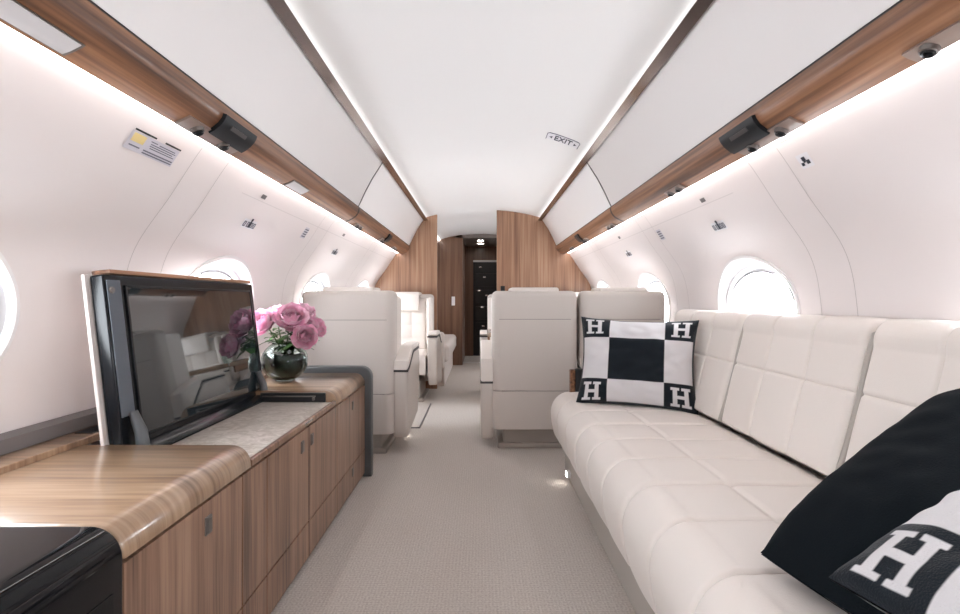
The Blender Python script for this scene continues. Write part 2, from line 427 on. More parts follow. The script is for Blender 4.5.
def reading_lamp(side, y, lab, plate=0):
    t = thing('reading_lamp', lab, 'reading light', (side*.84, y, 1.45), 'reading lights on the wooden ledges')
    ledge_patch(side, y-.09-plate, y+.09, .68, .96, .006).build('plate', M['psu_plate'], t, ang=35)
    vent(t, side, y+.045, .82, .015); vent(t, side, y-.045, .82, .015)
reading_lamp(1, 2.25, 'small twin reading light on the ledge above the far end of the sofa')
reading_lamp(1, .93, 'black twin reading light with long grey plate at the top right corner', .25)
reading_lamp(-1, 3.35, 'small twin reading light on the ledge above the nearest single seat')
reading_lamp(1, 3.35, 'small twin reading light on the ledge above the nearest paired seats')
reading_lamp(-1, 4.75, 'tiny twin reading light beside the bulkhead on the single seat side')
reading_lamp(1, 4.75, 'tiny twin reading light beside the bulkhead on the paired seat side')
for (y0, y1, lab) in ((.45, 1.0, 'large frosted lamp panel in the wooden ledge at the top left corner'), (2.12, 2.32, 'small frosted lamp panel in the wooden ledge beyond the service panel')):
    t = thing('ledge_lamp', lab, 'light', (-.84, (y0+y1)/2, 1.45))
    ledge_patch(-1, y0, y1, .58, .93, .003).build('frame', M['pull'], t, ang=35)
    ledge_patch(-1, y0+.008, y1-.008, 0.60, .91, .0045).build('lens', M['lens'], t, ang=35)

# ------------------------------------------------------------------ bulkheads and lobby
def outline(x):   # height of the cabin section at a given half width
    x = abs(x)
    if x < .64: return ceil_z(x)+.02
    if x < .80: return 1.84+(x-.64)/.16*(1.56-1.84)
    if x < .88: return 1.56+(x-.80)/.08*(1.47-1.56)
    for i in range(200):
        z = 1.47-i*.002
        if W(z) >= x: return z
    return 1.0
def bulkhead(name, xa, xb, y0, y1, m, z0=0):
    top = []; n = 40
    for i in range(n+1):
        x = xa+(xb-xa)*i/n; top.append((x, min(outline(x), 1.94)))
    bot = [(xb, z0), (xa, z0)]
    if abs(xb) > 1.1: bot = [(W(z), z) for z in (1.05, .9, .6, .3)]+[(W(0), z0), (xa, z0)]; top = [p for p in top if p[0] <= 1.15]
    if abs(xa) > 1.1: bot = [(xb, z0), (-W(0), z0)]+[(-W(z), z) for z in (.3, .6, .9, 1.05)]; top = [p for p in top if p[0] >= -1.15]
    return struct(B().prism(top+bot, y0, y1).build(name, m, smooth=False))
bulkhead('wall_bulkhead_left', -1.2, -.49, PY, PY+.05, M['wood_wall'])
bulkhead('wall_bulkhead_right', .15, 1.2, PY, PY+.05, M['wood_wall'])
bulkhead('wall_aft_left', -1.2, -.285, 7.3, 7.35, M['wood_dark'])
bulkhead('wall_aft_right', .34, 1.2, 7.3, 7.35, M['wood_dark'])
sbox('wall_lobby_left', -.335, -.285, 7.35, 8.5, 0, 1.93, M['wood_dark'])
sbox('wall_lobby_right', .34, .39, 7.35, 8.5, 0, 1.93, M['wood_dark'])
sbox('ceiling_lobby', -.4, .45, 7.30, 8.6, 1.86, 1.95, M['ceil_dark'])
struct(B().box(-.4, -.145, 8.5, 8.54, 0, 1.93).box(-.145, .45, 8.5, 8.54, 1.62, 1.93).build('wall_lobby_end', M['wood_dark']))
sbox('wall_rear', -1.3, 1.3, Y0-.05, Y0, 0, 1.95, M['wood_wall'])
sbox('trim_lintel', -.145, .34, 8.47, 8.5, 1.595, 1.625, M['threshold'])
sbox('trim_threshold', -.285, .34, 7.50, 7.56, 0, .012, M['threshold'])
d = bpy.data.objects.new('door_1', None); C.objects.link(d); d.location = (.1, 8.56, 0); d['kind'] = 'structure'; OFF[d.name] = Vector(d.location)
B().box(-.145, .34, 8.52, 8.56, 0, 1.62, .004).build('door_leaf', M['galley'], d)
b = B()
for z in (.35, .62, .9, 1.18, 1.4): b.box(-.11, .30, 8.505, 8.52, z, z+.22, .008)
b.build('galley_panel', M['black'], d, wn=True)
b = B()
for i, (x, z) in enumerate(((-.05, 1.50), (.02, 1.33), (-.07, 1.1), (.06, 1.02), (-.02, .82), (.1, .72), (.0, .5))): b.box(x, x+.05, 8.495, 8.505, z, z+.018, .002)
b.build('latch', M['chrome'], d)
for x, y in ((-.02, 7.62), (-.02, 8.0)):
    t = thing('ceiling_downlight', 'round lit downlight in the dark lobby ceiling, %s one of two' % ('nearer' if y < 7.8 else 'farther'), 'light', (x, y, 1.86), 'downlights in the lobby ceiling')
    B().lathe([(.001, -.004), (.05, -.004)], (x, y, 1.86), cap0=True).build('lens', M['spot'], t)
    B().lathe([(.05, .0), (.05, -.008), (.066, -.006), (.068, .0)], (x, y, 1.86)).build('rim', M['chrome'], t)
t = thing('light_switch', 'small white switch plate on the dark walnut bulkhead beyond the seats', 'switch', (-.42, 7.3, .93))
B().box(-.445, -.395, 7.29, 7.3, .87, 1.0, .004).build('plate', M['white_plastic'], t); B().box(-.432, -.408, 7.285, 7.291, .90, .97, .003).build('rocker', M['paper'], t)
b = B(); b.box(.19, .235, PY-.012, PY, 1.035, 1.10, .004)
tag(b.build('wall_switch', M['black']), 'small dark switch on the walnut bulkhead above the paired seats', 'switch')

# ------------------------------------------------------------------ placards on the liner
def on_wall(side, y, z, hw, hh, out=.002):
    """four-corner patch lying on the liner; returns a function u,v -> point"""
    def f(u, v, o=out):
        zz = z+(v-.5)*2*hh
        e = .002; dx = (W(zz+e)-W(zz-e))/(2*e); nx, nz = -1, dx; L = math.hypot(nx, nz)
        yy = y+(u-.5)*2*hw*(1 if side < 0 else -1)
        return (side*(W(zz)+o*nx/L), yy, zz+o*nz/L)
    return f
def patch(f, u0, u1, v0, v1, o, side):
    b = B(); g = lambda a, c: f(u0+(u1-u0)*a, v0+(v1-v0)*c, o)
    b.grid(g, 2, 4); 
    h = lambda a, c: f(u0+(u1-u0)*a, v0+(v1-v0)*c, o-.0012); b.grid(h, 2, 4, flip=True)
    return b
def merge(bs):
    r = B()
    for b in bs: r.add(b.v, b.f)
    return r
# big warning placard
SL = 'placards on the cabin wall'
f = on_wall(-1, 1.435, 1.386, .102, .026)
t = thing('warning_placard', 'large white warning placard with yellow square on the wall above the television', 'sign', f(.5, .5), SL)
patch(f, 0, 1, 0, .88, .002, -1).build('plate', M['sticker'], t)
merge([patch(f, .02, .44, .92, 1, .003, -1), patch(f, .64, 1, .92, 1, .003, -1)]).build('bar', M['black'], t)
patch(f, .04, .28, .42, .82, .0032, -1).build('symbol', M['yellow'], t)
L = [patch(f, .05, .26, .2, .26, .0032, -1)]
for i, (a, c, hgt) in enumerate(((.38, .52, .72), (.56, .92, .70), (.40, .95, .60), (.40, .9, .50), (.42, .95, .40))): L.append(patch(f, a, c, hgt, hgt+.045, .0032, -1))
for i in range(2): L.append(patch(f, .34, .97, .20-.12*i, .26-.12*i, .0034, -1))
merge(L).build('lettering', M['ink'], t)
def arrows(side, y, z, lab, s=1.0):
    f = on_wall(side, y, z, .056*s, .022*s)
    t = thing('exit_placard', lab, 'sign', f(.5, .5), SL)
    patch(f, 0, 1, 0, .8, .0012, side).build('plate', M['paper'], t)
    L = []
    for u in (.03, .30, .58, .80):
        L += [patch(f, u, u+.16, .12, .20, .003, side), patch(f, u, u+.045, .12, .60, .003, side), patch(f, u+.12, u+.16, .2, .5, .003, side), patch(f, u, u+.16, .52, .60, .003, side)]
    merge(L).build('lettering', M['ink'], t)
    merge([patch(f, .47, .55, .10, .72, .0036, side), patch(f, .45, .57, .72, .95, .0036, side)]).build('symbol', M['darkink'], t)
arrows(-1, 2.18, 1.285, 'white pictogram placard with dark figure on the wall right of the large warning placard')
arrows(1, 2.23, 1.285, 'white pictogram placard with dark figure on the wall above the sofa window')
arrows(-1, 3.46, 1.285, 'tiny pictogram placard on the left wall beside the bulkhead'); arrows(1, 3.58, 1.285, 'tiny pictogram placard on the right wall beside the bulkhead')
def small(side, y, z, lab, hw=.03, hh=.028, kind=0):
    f = on_wall(side, y, z, hw, hh)
    t = thing('placard', lab, 'sign', f(.5, .5), SL)
    patch(f, 0, 1, 0, 1, .0012, side).build('plate', M['sticker'] if kind == 0 else M['paper'], t)
    if kind == 0: L = [patch(f, .08, .92, .12+.21*i, .22+.21*i, .003, side) for i in range(4)]
    else: L = [patch(f, .35, .62, .5, .78, .003, side), patch(f, .15, .35, .2, .42, .003, side), patch(f, .6, .85, .22, .5, .003, side), patch(f, .4, .55, .38, .5, .003, side)]
    merge(L).build('lettering', M['ink'] if kind == 0 else M['darkink'], t)
small(-1, 2.79, 1.325, 'small square grey lettered placard on the left wall above the flowers')
small(1, 2.87, 1.325, 'small square grey lettered placard on the right wall above the paired seats')
small(1, 1.54, 1.38, 'small white symbol placard just under the ledge above the middle of the sofa', .027, .02, 1)
for side, y, lab in ((-1, 2.15, 'small dark sensor patch under the ledge right of the warning placard'), (1, 2.22, 'small dark sensor patch under the ledge above the sofa window'),
                     (-1, 3.41, 'tiny dark sensor patch under the ledge above the single seats'), (1, 3.55, 'tiny dark sensor patch under the ledge above the paired seats')):
    f = on_wall(side, y, 1.395, .02, .008)
    tag(patch(f, 0, 1, 0, 1, .004, side).build('sensor_patch', M['rail']), lab, 'sensor', 'sensor patches on the cabin walls')

# exit sign on the ceiling
t = thing('exit_sign', 'small curved EXIT sign with arrows on the ceiling beside the right trim', 'sign', (.46, 2.90, 1.85))
def onceil(x, y, o): return (x, y+(x-.45)*.4, ceil_z(x)+.018-o)
b = B()
fr = [(.352, 2.86), (.350, 2.79), (.352, 2.735), (.362, 2.722), (.375, 2.72), (.50, 2.72), (.535, 2.722), (.545, 2.735), (.547, 2.78)]
fr = [p for p in fr]
DYS = .15
fr = [(.352, 2.79), (.352, 2.70), (.362, 2.685), (.40, 2.68), (.45, 2.68), (.50, 2.68), (.537, 2.685), (.547, 2.70), (.547, 2.79)]
b.tube([onceil(x, y+DYS, .002) for x, y in fr], .0022, 6); b.build('frame', M['ink'], t)
B().grid(lambda u, v: onceil(.352+.195*u, DYS+2.685+.105*v, .0012), 12, 2, flip=False).build('plate', M['paper'], t)
cu = bpy.data.curves.new('exit', 'FONT'); cu.body = 'EXIT'; cu.size = .062; cu.extrude = .001; cu.align_x = 'CENTER'; cu.align_y = 'CENTER'; cu.offset = .0004
tmp = bpy.data.objects.new('exit_tmp', cu); C.objects.link(tmp); bpy.context.view_layer.update()
me = bpy.data.meshes.new_from_object(tmp.evaluated_get(bpy.context.evaluated_depsgraph_get()))
vs = [v.co.copy() for v in me.vertices]; fs = [tuple(p.vertices) for p in me.polygons]
bpy.data.objects.remove(tmp)
b = B(); b.add([onceil(.450+v.x*.85, DYS+2.742-v.y*1.7, .003+v.z) for v in vs], fs)
b.add([onceil(x, y+DYS, .0036) for x, y in ((.366, 2.742), (.384, 2.722), (.384, 2.762))], [(0, 1, 2)]); b.add([onceil(x, y+DYS, .0036) for x, y in ((.534, 2.742), (.516, 2.722), (.516, 2.762))], [(0, 1, 2)])
b.build('lettering', M['darkink'], t, smooth=False)

# ------------------------------------------------------------------ sideboard
XF = -.647; TZ = .56
sb = thing('sideboard', 'long walnut sideboard with stone inset under the television and flower bowl', 'sideboard', (-.9, 1.8, 0))
# carcass body behind the doors
B().box(-1.085, XF-.018, .865, 2.68, .02, .47).box(-1.17, XF-.018, .865, 2.68, .30, .50).build('carcass', M['wood_face'], sb)
def topblock(y0, y1, nm, m):
    r = .052; pts = []
    for i in range(9):
        a = math.pi/2*i/8; pts.append((XF-r+r*math.sin(a), TZ-r+r*math.cos(a)))
    pts += [(XF, .500), (XF-.02, .497), (-1.195, .497), (-1.195, TZ)]
    return B().prism(pts, y0, y1, r=.006, seg=2).build(nm, m, sb, ang=50)
topblock(.865, 1.352, 'top', M['wood_top']); topblock(2.15, 2.68, 'top', M['wood_top'])
# dark slot in the face of the far block
B().box(-.97, XF-.045, 2.136, 2.149, .500, .553, .004).build('slot', M['black'], sb, wn=True, label='black slot beside the stone inset')
B().box(-.96, XF-.085, 2.130, 2.137, .536, .541, .001).box(-.745, -.735, 2.126, 2.137, .522, .534, .002).build('slot_rail', M['pull'], sb)
B().box(-.975, XF-.016, 1.353, 2.136, .498, .514, .002).build('stone_inset', M['marble'], sb, label='pale mottled stone inset')
B().box(XF-.0155, XF, 1.353, 2.15, .498, .518, .004).build('edge_rail', M['wood_face'], sb, wn=True)
B().box(XF-.006, XF+.003, 1.76, 1.84, .507, .515, .001).build('latch', M['chrome'], sb)
# back shelf along the liner with a dark slot
B().box(-1.195, -1.10, .87, 2.66, .555, .576, .003).build('back_shelf', M['wood_top'], sb, wn=True)
B().box(-1.165, -1.115, 1.40, 2.1, .5762, .578).build('shelf_slot', M['black'], sb)
G = .0035
def front(y0, y1, z0, z1, nm, hy=None, hz=.44):
    o = B().box(XF-.017, XF, y0+G/2, y1-G/2, z0+G/2, z1-G/2, .0022, 2).build(nm, M['wood_face'], sb, wn=True)
    if hy is not None:
        B().box(XF-.002, XF+.004, hy-.014, hy+.014, hz-.021, hz+.021, .003, 2).box(XF+.003, XF+.0055, hy-.009, hy+.009, hz-.016, hz+.016, .001).build('pull', M['pull'], o, wn=True)
ys = [.865, 1.30, 1.45, 1.805, 2.16, 2.68]
hs = [1.134, None, 1.735, 1.835, 2.42]
for i in range(5):
    front(ys[i], ys[i+1], .152, .495, 'door', hs[i], .44)
    front(ys[i], ys[i+1], .022, .152, 'drawer', (2.42 if i == 4 else None), .118)
B().box(XF-.03, XF-.018, .865, 2.68, 0, .5).build('face_backing', M['dgap'], sb)
# dark rounded end panel
r = .06; pts = []
for i in range(9):
    a = math.pi/2*i/8; pts.append((-.615-r+r*math.sin(a), .592-r+r*math.cos(a)))
pts += [(-.615, 0), (-1.08, 0), (-1.165, .3), (-1.195, .592)]
tag(B().prism(pts, 2.684, 2.745, r=.008).build('end_panel_screen', M['slate'], ang=50), 'dark grey rounded panel standing at the far end of the sideboard', 'panel')
# black lacquer cabinet closing the near end
r = .055; pts = []
for i in range(13):
    a = math.pi/2*i/12; pts.append((XF+.004-r+r*math.sin(a), TZ+.002-r+r*math.cos(a)))
pts += [(XF+.004, 0), (-1.08, 0), (-1.165, .3), (-1.19, .56)]
bc = thing('lacquer_cabinet', 'gloss black lacquer cabinet at the near end of the walnut sideboard', 'cabinet', (-.9, .5, 0))
B().prism(pts, .10, .861, r=.006, seg=3).build('body', M['lacquer'], bc, ang=50)
B().box(XF+.0035, XF+.006, .12, .835, .06, .46, .001).build('door', M['lacquer'], bc)
0 and B().tube([(XF+.006, .838, .02), (XF+.006, .838, .50), (XF-.003, .838, .535), (XF-.03, .838, .558)], .003, 8).build('edge_strip', M['chrome'], bc)
# wall rail
b = B(); b.prism([(-1.2, .577), (-1.175, .578), (-1.175, .614), (-1.2, .624)], Y0, 2.70)
tag(b.build('vent_rail', M['rail'], ang=20), 'dark grey rail along the wall above the sideboard shelf', 'rail')

# ------------------------------------------------------------------ television (leans back a little)
tv = thing('television', 'large black flat screen television raised from the sideboard, facing the aisle', 'television', (-1.05, 1.79, .525))
T = Matrix.Translation((-.992, 0, .53)) @ Matrix.Rotation(R(-6.6), 4, 'Y')
def tvb(x0, x1, y0, y1, z0, z1, r, nm, m, par=tv, **kw):
    return B().box(x0, x1, y0, y1, z0, z1, r, 2, mat=T).build(nm, m, par, wn=True, **kw)
tvb(-.038, 0, 1.35, 2.235, 0, .494, .006, 'housing', M['bezel'])
tvb(-.050, -.040, 1.337, 2.24, -.012, .497, .003, 'back_panel', M['panel_cream'], label='cream back panel')
tvb(-.058, -.006, 1.385, 2.238, .4975, .510, .003, 'wood_cap', M['wood_ledge'], label='thin walnut cap')
tvb(.0003, .0022, 1.435, 2.195, .035, .458, .001, 'screen', M['screen'])
B().box(.0004, .004, 1.425, 2.205, .458, .465, .001, mat=T).box(.0004, .004, 1.425, 2.205, .028, .035, .001, mat=T).box(.0004, .004, 1.425, 1.434, .028, .465, .001, mat=T).box(.0004, .004, 2.196, 2.205, .028, .465, .001, mat=T).build('bezel', M['bezel'], tv)
tvb(.0003, .0035, 1.357, 1.408, .10, .478, .001, 'speaker_strip', M['speaker'], label='grey speaker strip')
B().lathe([(.001, .004), (.008, .004), (.010, 0)], mat=T @ Matrix.Translation((.003, 1.372, .45)) @ Matrix.Rotation(R(90), 4, 'Y'), cap0=True, n=16).build('screw', M['pull'], tv)
for y in (1.39, 2.17): B().tube([(-.965, y, .535), (-.972, y, .585), (-.994, y, .64)], [.017, .016, .011], 12).build('hinge_arm', M['slate'], tv)
B().prism([(-1.04, .516), (-.955, .516), (-.955, .522), (-.978, .542), (-1.04, .545)], 1.36, 2.23, r=.002).build('tray', M['bezel'], tv)

# ------------------------------------------------------------------ vase and peonies
VX, VY = -.975, 2.42
v = thing('flower_vase', 'round green tinted glass bowl vase on the far end of the sideboard', 'vase', (VX, VY, TZ))
prof = []
for i in range(25):
    a = -math.pi/2+.42+(math.pi-.42-.55)*i/24; prof.append((.108*math.cos(a), .096+.098*math.sin(a)))
prof = [(.001, .004)]+[(prof[0][0], .002)]+prof+[(prof[-1][0]+.003, prof[-1][1]+.006)]
inner = [(max(.001, r-.004), z+(.004 if i < 5 else 0)) for i, (r, z) in enumerate(prof)][::-1]
B().lathe(prof+[(prof[-1][0]-.002, prof[-1][1]+.001)]+inner, (VX, VY, TZ), 48).build('bowl', M['vase'], v, ang=80)
wp = [(max(.001, r-.0065), z) for r, z in prof if z < .135]
wp = [(.001, .010)]+[(r, max(z, .010)) for r, z in wp[1:]]
wp += [(.001, wp[-1][1]+.001)]
B().lathe(wp, (VX, VY, TZ), 48).build('water', M['water'], v, ang=60)

def petal(b, c, rot, size, curl, mi=0):
    def f(u, w):
        x = (u-.5)*2; y = w
        wd = math.sin(math.pi*min(1, .12+.80*y))**.6
        p = Vector((x*wd*.55, 0, y))
        cup = curl*(y*y)+.35*x*x*wd
        p.y = -cup*.9+.05*math.sin(x*6+y*3)*y; p.z = y*(1-.22*curl*y)
        return c+rot @ (p*size)
    b.grid(f, 5, 5, mi)
def bloom_mesh(seed, pale):
    rnd = random.Random(seed); b = B()
    # round dense core of tight petals surrounded by cupped shells
    for ring, (n, size, tilt, curl, r0) in enumerate(((5, .050, 8, .25, .003), (7, .058, 20, .35, .006), (8, .066, 36, .45, .009), (9, .070, 54, .55, .012), (9, .072, 76, .62, .014), (8, .066, 100, .6, .014))):
        for i in range(n):
            a = 2*math.pi*(i+rnd.random()*.5+ring*.37)/n
            rot = Matrix.Rotation(a, 3, 'Z') @ Matrix.Rotation(R(-(tilt+rnd.uniform(-7, 7))), 3, 'X')
            c = Matrix.Rotation(a, 3, 'Z') @ Vector((0, r0, .0))
            petal(b, c, rot, size*rnd.uniform(.88, 1.1), curl, 1 if (ring+i) % 3 == 0 else 0)
    me = b.build('bloom_tmp', [M['petal'], M['petal_pale']] if not pale else [M['petal_pale'], M['petal']], ang=180)
    md = me.data; bpy.data.objects.remove(me); return md
blooms = [bloom_mesh(i, i % 2) for i in range(4)]
fl = [(264, 323, 2.33, 1.05, 'large low left pink peony in the bowl, next to the television edge'), (275, 314, 2.46, .80, 'pale pink peony behind the one beside the television edge'),
      (291, 319, 2.35, 1.08, 'large front pink peony at the centre of the bouquet'), (303, 314, 2.46, .86, 'pink peony at the upper right of the bouquet'),
      (305, 337, 2.33, .88, 'lowest pink peony, hanging over the right rim of the bowl'), (308, 326, 2.40, .80, 'pink peony just above the lowest bloom'), (317, 328, 2.47, .76, 'rightmost pink peony, nearest the grey seat')]
for i, (px, py, d, s, lab) in enumerate(fl):
    p = Vector((CX+(px-480)*d/500, d, CZ+(300-py)*d/500))
    t = thing('peony', lab, 'flower', p, 'pink peonies in the glass bowl')
    o = bpy.data.objects.new('bloom', blooms[i % 4]); C.objects.link(o); o.parent = t
    dirv = (p-Vector((VX, VY+.03, .70))); dirv.y -= .10; dirv.normalize()
    o.rotation_euler = dirv.to_track_quat('Z', 'Y').to_euler(); s *= .92; o.scale = (s, s, s); o.location = -dirv*.02
    m0 = Vector((VX+(p.x-VX)*.25, VY+(p.y-VY)*.25, TZ+.165)); b0 = Vector((VX-(p.x-VX)*.25, VY-(p.y-VY)*.3, TZ+.12))
    B().tube([b0, m0, m0.lerp(p, .5)+Vector((0, 0, .01)), p-dirv*.02], .0028, 6).build('stem', M['stem'], t)
    lb = B(); rnd = random.Random(40+i)
    for q in range(12):
        base = m0.lerp(p, .0+.06*q); a = rnd.uniform(0, 6.28); ln = rnd.uniform(.05, .085)
        dv = Vector((math.cos(a)*.9, math.sin(a)*.9-.3, rnd.uniform(-.25, .5))).normalized(); sd = dv.cross(Vector((0, 0, 1))).normalized()
        lb.grid(lambda u, w: base+dv*ln*u+sd*(w-.5)*.028*math.sin(math.pi*min(1, u*.9+.08))+Vector((0, 0, -.02*u*u+.006*abs(w-.5))), 6, 2)
    lb.build('leaves', M['leaf'], t, ang=180)

# ------------------------------------------------------------------ sofa
SY = [.035, .705, 1.375, 2.045, 2.765]
so = thing('sofa', 'long ivory leather sofa along the right wall, opposite the television', 'sofa', (.8, 1.4, 0))
def seam(t, w=.012):    # 0 on the seam, 1 away
    return 1-math.exp(-(t/w)**2)
def puff(y, y0, y1, n, amp=.014, w=.014):
    q = (y-y0)/(y1-y0)*n; f = q-math.floor(min(q, n-1e-6)); f = min(max(f, 0), 1); L = (y1-y0)/n
    d = min(f, 1-f)*L
    return d, (4*f*(1-f))**.5
def cushion(y0, y1, path, nrm_sign, ncol, rows, name, amp, seed, mat, endr=.035, dip=.0075):
    """path: list of (x,z) from one end round to the other; rows: arclength fractions of cross seams"""
    P = [Vector((a, 0, c)) for a, c in path]; d = [0]
    for i in range(len(P)-1): d.append(d[-1]+(P[i+1]-P[i]).length)
    Lt = d[-1]
    def at(L):
        L = max(0, min(Lt, L)); i = 0
        while i < len(P)-2 and L > d[i+1]: i += 1
        q = (L-d[i])/(d[i+1]-d[i]); return P[i].lerp(P[i+1], q)
    def fr(L):
        p = at(L); t = (at(min(Lt, L+.012))-at(max(0, L-.012))); t.normalize(); n = Vector((-t.z, 0, t.x))*nrm_sign
        return p, n
    NU, NV = 144, 140
    def f(u, w):
        y = y0+(y1-y0)*u; L = w*Lt; p, n = fr(L)
        dy, pf = puff(y, y0, y1, ncol)
        # distance to the nearest long seam and puff between the rows
        e = [0]+[r*Lt for r in rows]+[Lt]
        k = 0
        while k < len(e)-2 and L > e[k+1]: k += 1
        g = (L-e[k])/(e[k+1]-e[k]); pr = (4*g*(1-g)) if True else 1
        pr = max(pr, 0)**.5
        dl = min([abs(L-r*Lt) for r in rows]) if rows else 1
        edge = min(y-y0, y1-y)
        inner = edge > .02
        h = amp*(.55*pf**.5+.45*pr**.4)
        if inner: h -= dip*math.exp(-(dy/.005)**2)
        h -= dip*math.exp(-(dl/.005)**2)
        er = max(0, 1-edge/endr); h -= endr*(1-math.sqrt(max(0, 1-er*er)))
        h += .0035*noise.noise(Vector((p.x*7+seed, y*7, p.z*7)))
        return p+n*h+Vector((0, y, 0))
    b = B(); b.grid(f, NU, NV, flip=True if nrm_sign > 0 else False)
    # close the ends and the back with a fan to the centre line
    c0 = [f(0, j/NV) for j in range(NV+1)]; c1 = [f(1, j/NV) for j in range(NV+1)]
    for cc, fl in ((c0, 0), (c1, 1)):
        m = sum(cc, Vector())/len(cc); n = len(cc)
        b.add(cc+[m], [((j, j+1, n) if fl else (j+1, j, n)) for j in range(n-1)]+[((n-1, 0, n) if fl else (0, n-1, n))])
    back = [f(i/20, 1) for i in range(21)]; fro = [f(i/20, 0) for i in range(21)]
    b.add(back+fro, [(i, i+1, 22+i, 21+i) for i in range(20)])
    return b.build(name, mat, so, ang=55)
def arc(cx, cz, rx, rz, a0, a1, n=8): return [(cx+rx*math.cos(R(a0+(a1-a0)*i/n)), cz+rz*math.sin(R(a0+(a1-a0)*i/n))) for i in range(n+1)]
# seat cushion section: back, over the top, round the front, down and under
seat_path = [(1.00, .30), (1.00, .41)]+[(.99, .405), (.955, .422), (.90, .433), (.80, .436), (.60, .438), (.50, .438)]+arc(.455, .337, .088, .100, 80, 180, 9)+[(.372, .28), (.380, .245)]+arc(.412, .24, .030, .035, 180, 270, 4)+[(.60, .205)]
SLn = sum(math.dist(seat_path[i], seat_path[i+1]) for i in range(len(seat_path)-1))
def frac_at_x(x):   # on the top run
    return (.11+.018+(.99-x))/SLn
for i in range(4):
    cushion(SY[i]+.0015, SY[i+1]-.0015, seat_path, -1, 3, [frac_at_x(.655)], 'seat_cushion', .011, i*9., M['leather'], endr=.018)
back_path = [(.965, .452), (.952, .462)]+[(.965, .52), (.985, .60), (1.005, .68), (1.026, .76), (1.040, .82)]+arc(1.085, .838, .045, .052, 178, 90, 6)+[(1.12, .89), (1.165, .885)]
BLn = sum(math.dist(back_path[i], back_path[i+1]) for i in range(len(back_path)-1))
for i in range(4):
    cushion(SY[i]+.008, SY[i+1]-.008, back_path, 1, 3, [.255/BLn], 'back_cushion', .010, 50+i*9., M['leather'], endr=.026, dip=.0055)
B().box(1.09, 1.16, SY[0]+.02, SY[4]-.02, .25, .85, .01).build('back_frame', M['shell'], so, wn=True)
for y in SY[1:4]: B().tube([(.952, y, .455), (.982, y, .55), (1.012, y, .66), (1.038, y, .78), (1.060, y, .855), (1.1, y, .872)], .0105, 8).build('piping', M['taupe'], so, label='taupe piping between the back cushions')
B().box(.44, 1.08, SY[0], SY[4]+.005, .0, .25, .008).box(.50, 1.0, SY[0], SY[4], .2, .33).build('base', M['taupe'], so, wn=True)
B().box(.432, .442, 2.18, 2.2, .155, .185, .002).box(.432, .442, 1.30, 1.315, .15, .20, .002).build('latch', M['trimline'], so)
e = B().box(.50, .62, 2.785, 2.83, .25, .565, .012).build('end_arm', M['black'], so, wn=True, label='black end arm with a wooden edge')
B().box(.474, .502, 2.787, 2.828, .25, .56, .006).build('wood_edge', M['wood_ledge'], e, wn=True)
B().box(.42, 1.08, SY[0]-.15, SY[0]-.004, 0, .43, .02).build('near_arm', M['leather'], so, wn=True)

# ------------------------------------------------------------------ cushions
def H_at(u, v):
    u = (u-.5)/.86+.5; v = (v-.5)/.86+.5   # u,v in 0..1 inside the cell; serifed capital H, True where white
    if .13 < v < .87:
        for c in (.30, .70):
            if abs(u-c) < .075: return True
        if abs(v-.5) < .065 and .3 < u < .7: return True
    if (.09 < v < .19 or .81 < v < .91):
        for c in (.30, .70):
            if abs(u-c) < .16: return True
    return False
BLK, WHT = (.008, .012, .017, 1), (.66, .645, .66, 1)
def checker(u, v):
    if u < .022 or u > .978 or v < .022 or v > .978: return BLK
    cu_ = [0, .27, .73, 1]; cv = [0, .28, .74, 1]
    i = 0 if u < .27 else (1 if u < .73 else 2); j = 0 if v < .28 else (1 if v < .74 else 2)
    if (i+j) % 2 == 1: return WHT
    if i == 1: return BLK
    a = (u-cu_[i])/(cu_[i+1]-cu_[i]); c = (v-cv[j])/(cv[j+1]-cv[j])
    return WHT if H_at(a, c) else BLK
def cushion_mesh(name, w, h, th, mat, colfn=None, nu=120, nv=100, seed=0, parent=None, wr=.006, bow=.06):
    b = B()
    def f(sgn):
        def g(u, v):
            a, c = 2*u-1, 2*v-1
            t = ((1-a**4)*(1-c**4)); t = max(0, t)**.55
            x = a*w/2*(1-bow*(1-c*c)*a*a); z = c*h/2*(1-bow*(1-a*a)*c*c)
            n = noise.noise(Vector((a*2.2+seed, c*2.2, sgn*3.)))*wr*2+noise.noise(Vector((a*5+seed, c*6, sgn)))*wr
            return Vector((x, -sgn*(th/2*t)+n*(t**.5)-sgn*.002, z))
        return g
    b.grid(f(1), nu, nv, 0); b.grid(f(-1), nu//3, nv//3, 0, flip=True)
    # sew the rim
    o = b.build(name, mat, parent, ang=180)
    if colfn:
        ca = o.data.color_attributes.new('Col', 'FLOAT_COLOR', 'POINT'); n1 = (nu+1)*(nv+1)
        for i in range(len(o.data.vertices)):
            if i < n1: u, v = (i//(nv+1))/nu, (i % (nv+1))/nv
            else:
                k = i-n1; u, v = (k//(nv//3+1))/(nu//3), (k % (nv//3+1))/(nv//3)
            ca.data[i].color = colfn(u, v)
    return o
def place(o, origin, xdir, zdir):
    x = Vector(xdir).normalized(); z = Vector(zdir); z = (z-x*z.dot(x)).normalized(); y = z.cross(x)
    m = Matrix((x, y, z)).transposed().to_4x4(); m.translation = Vector(origin); o.matrix_world = m
o = cushion_mesh('throw_pillow', .56, .445, .15, M['knit'], checker, 168, 144, seed=3, bow=.085, wr=.008)
place(o, (.73, 2.43, .645), (.465, -.17, -.01), (.13, .26, 1))
tag(o, 'black and white checked pillow with H corners at the far end of the sofa', 'pillow')
o = cushion_mesh('throw_pillow', .52, .60, .20, M['pillow_black'], None, 60, 60, seed=14, wr=.005, bow=-.05)
lean = Vector((.84, .24, .42)); bot = Vector((.3, -.95, .0))
place(o, Vector((.505, .94, .455))+lean.normalized()*.30+bot.normalized()*.26+Vector((-.54, -.17, .82)).normalized()*.03, tuple(bot), tuple(lean))
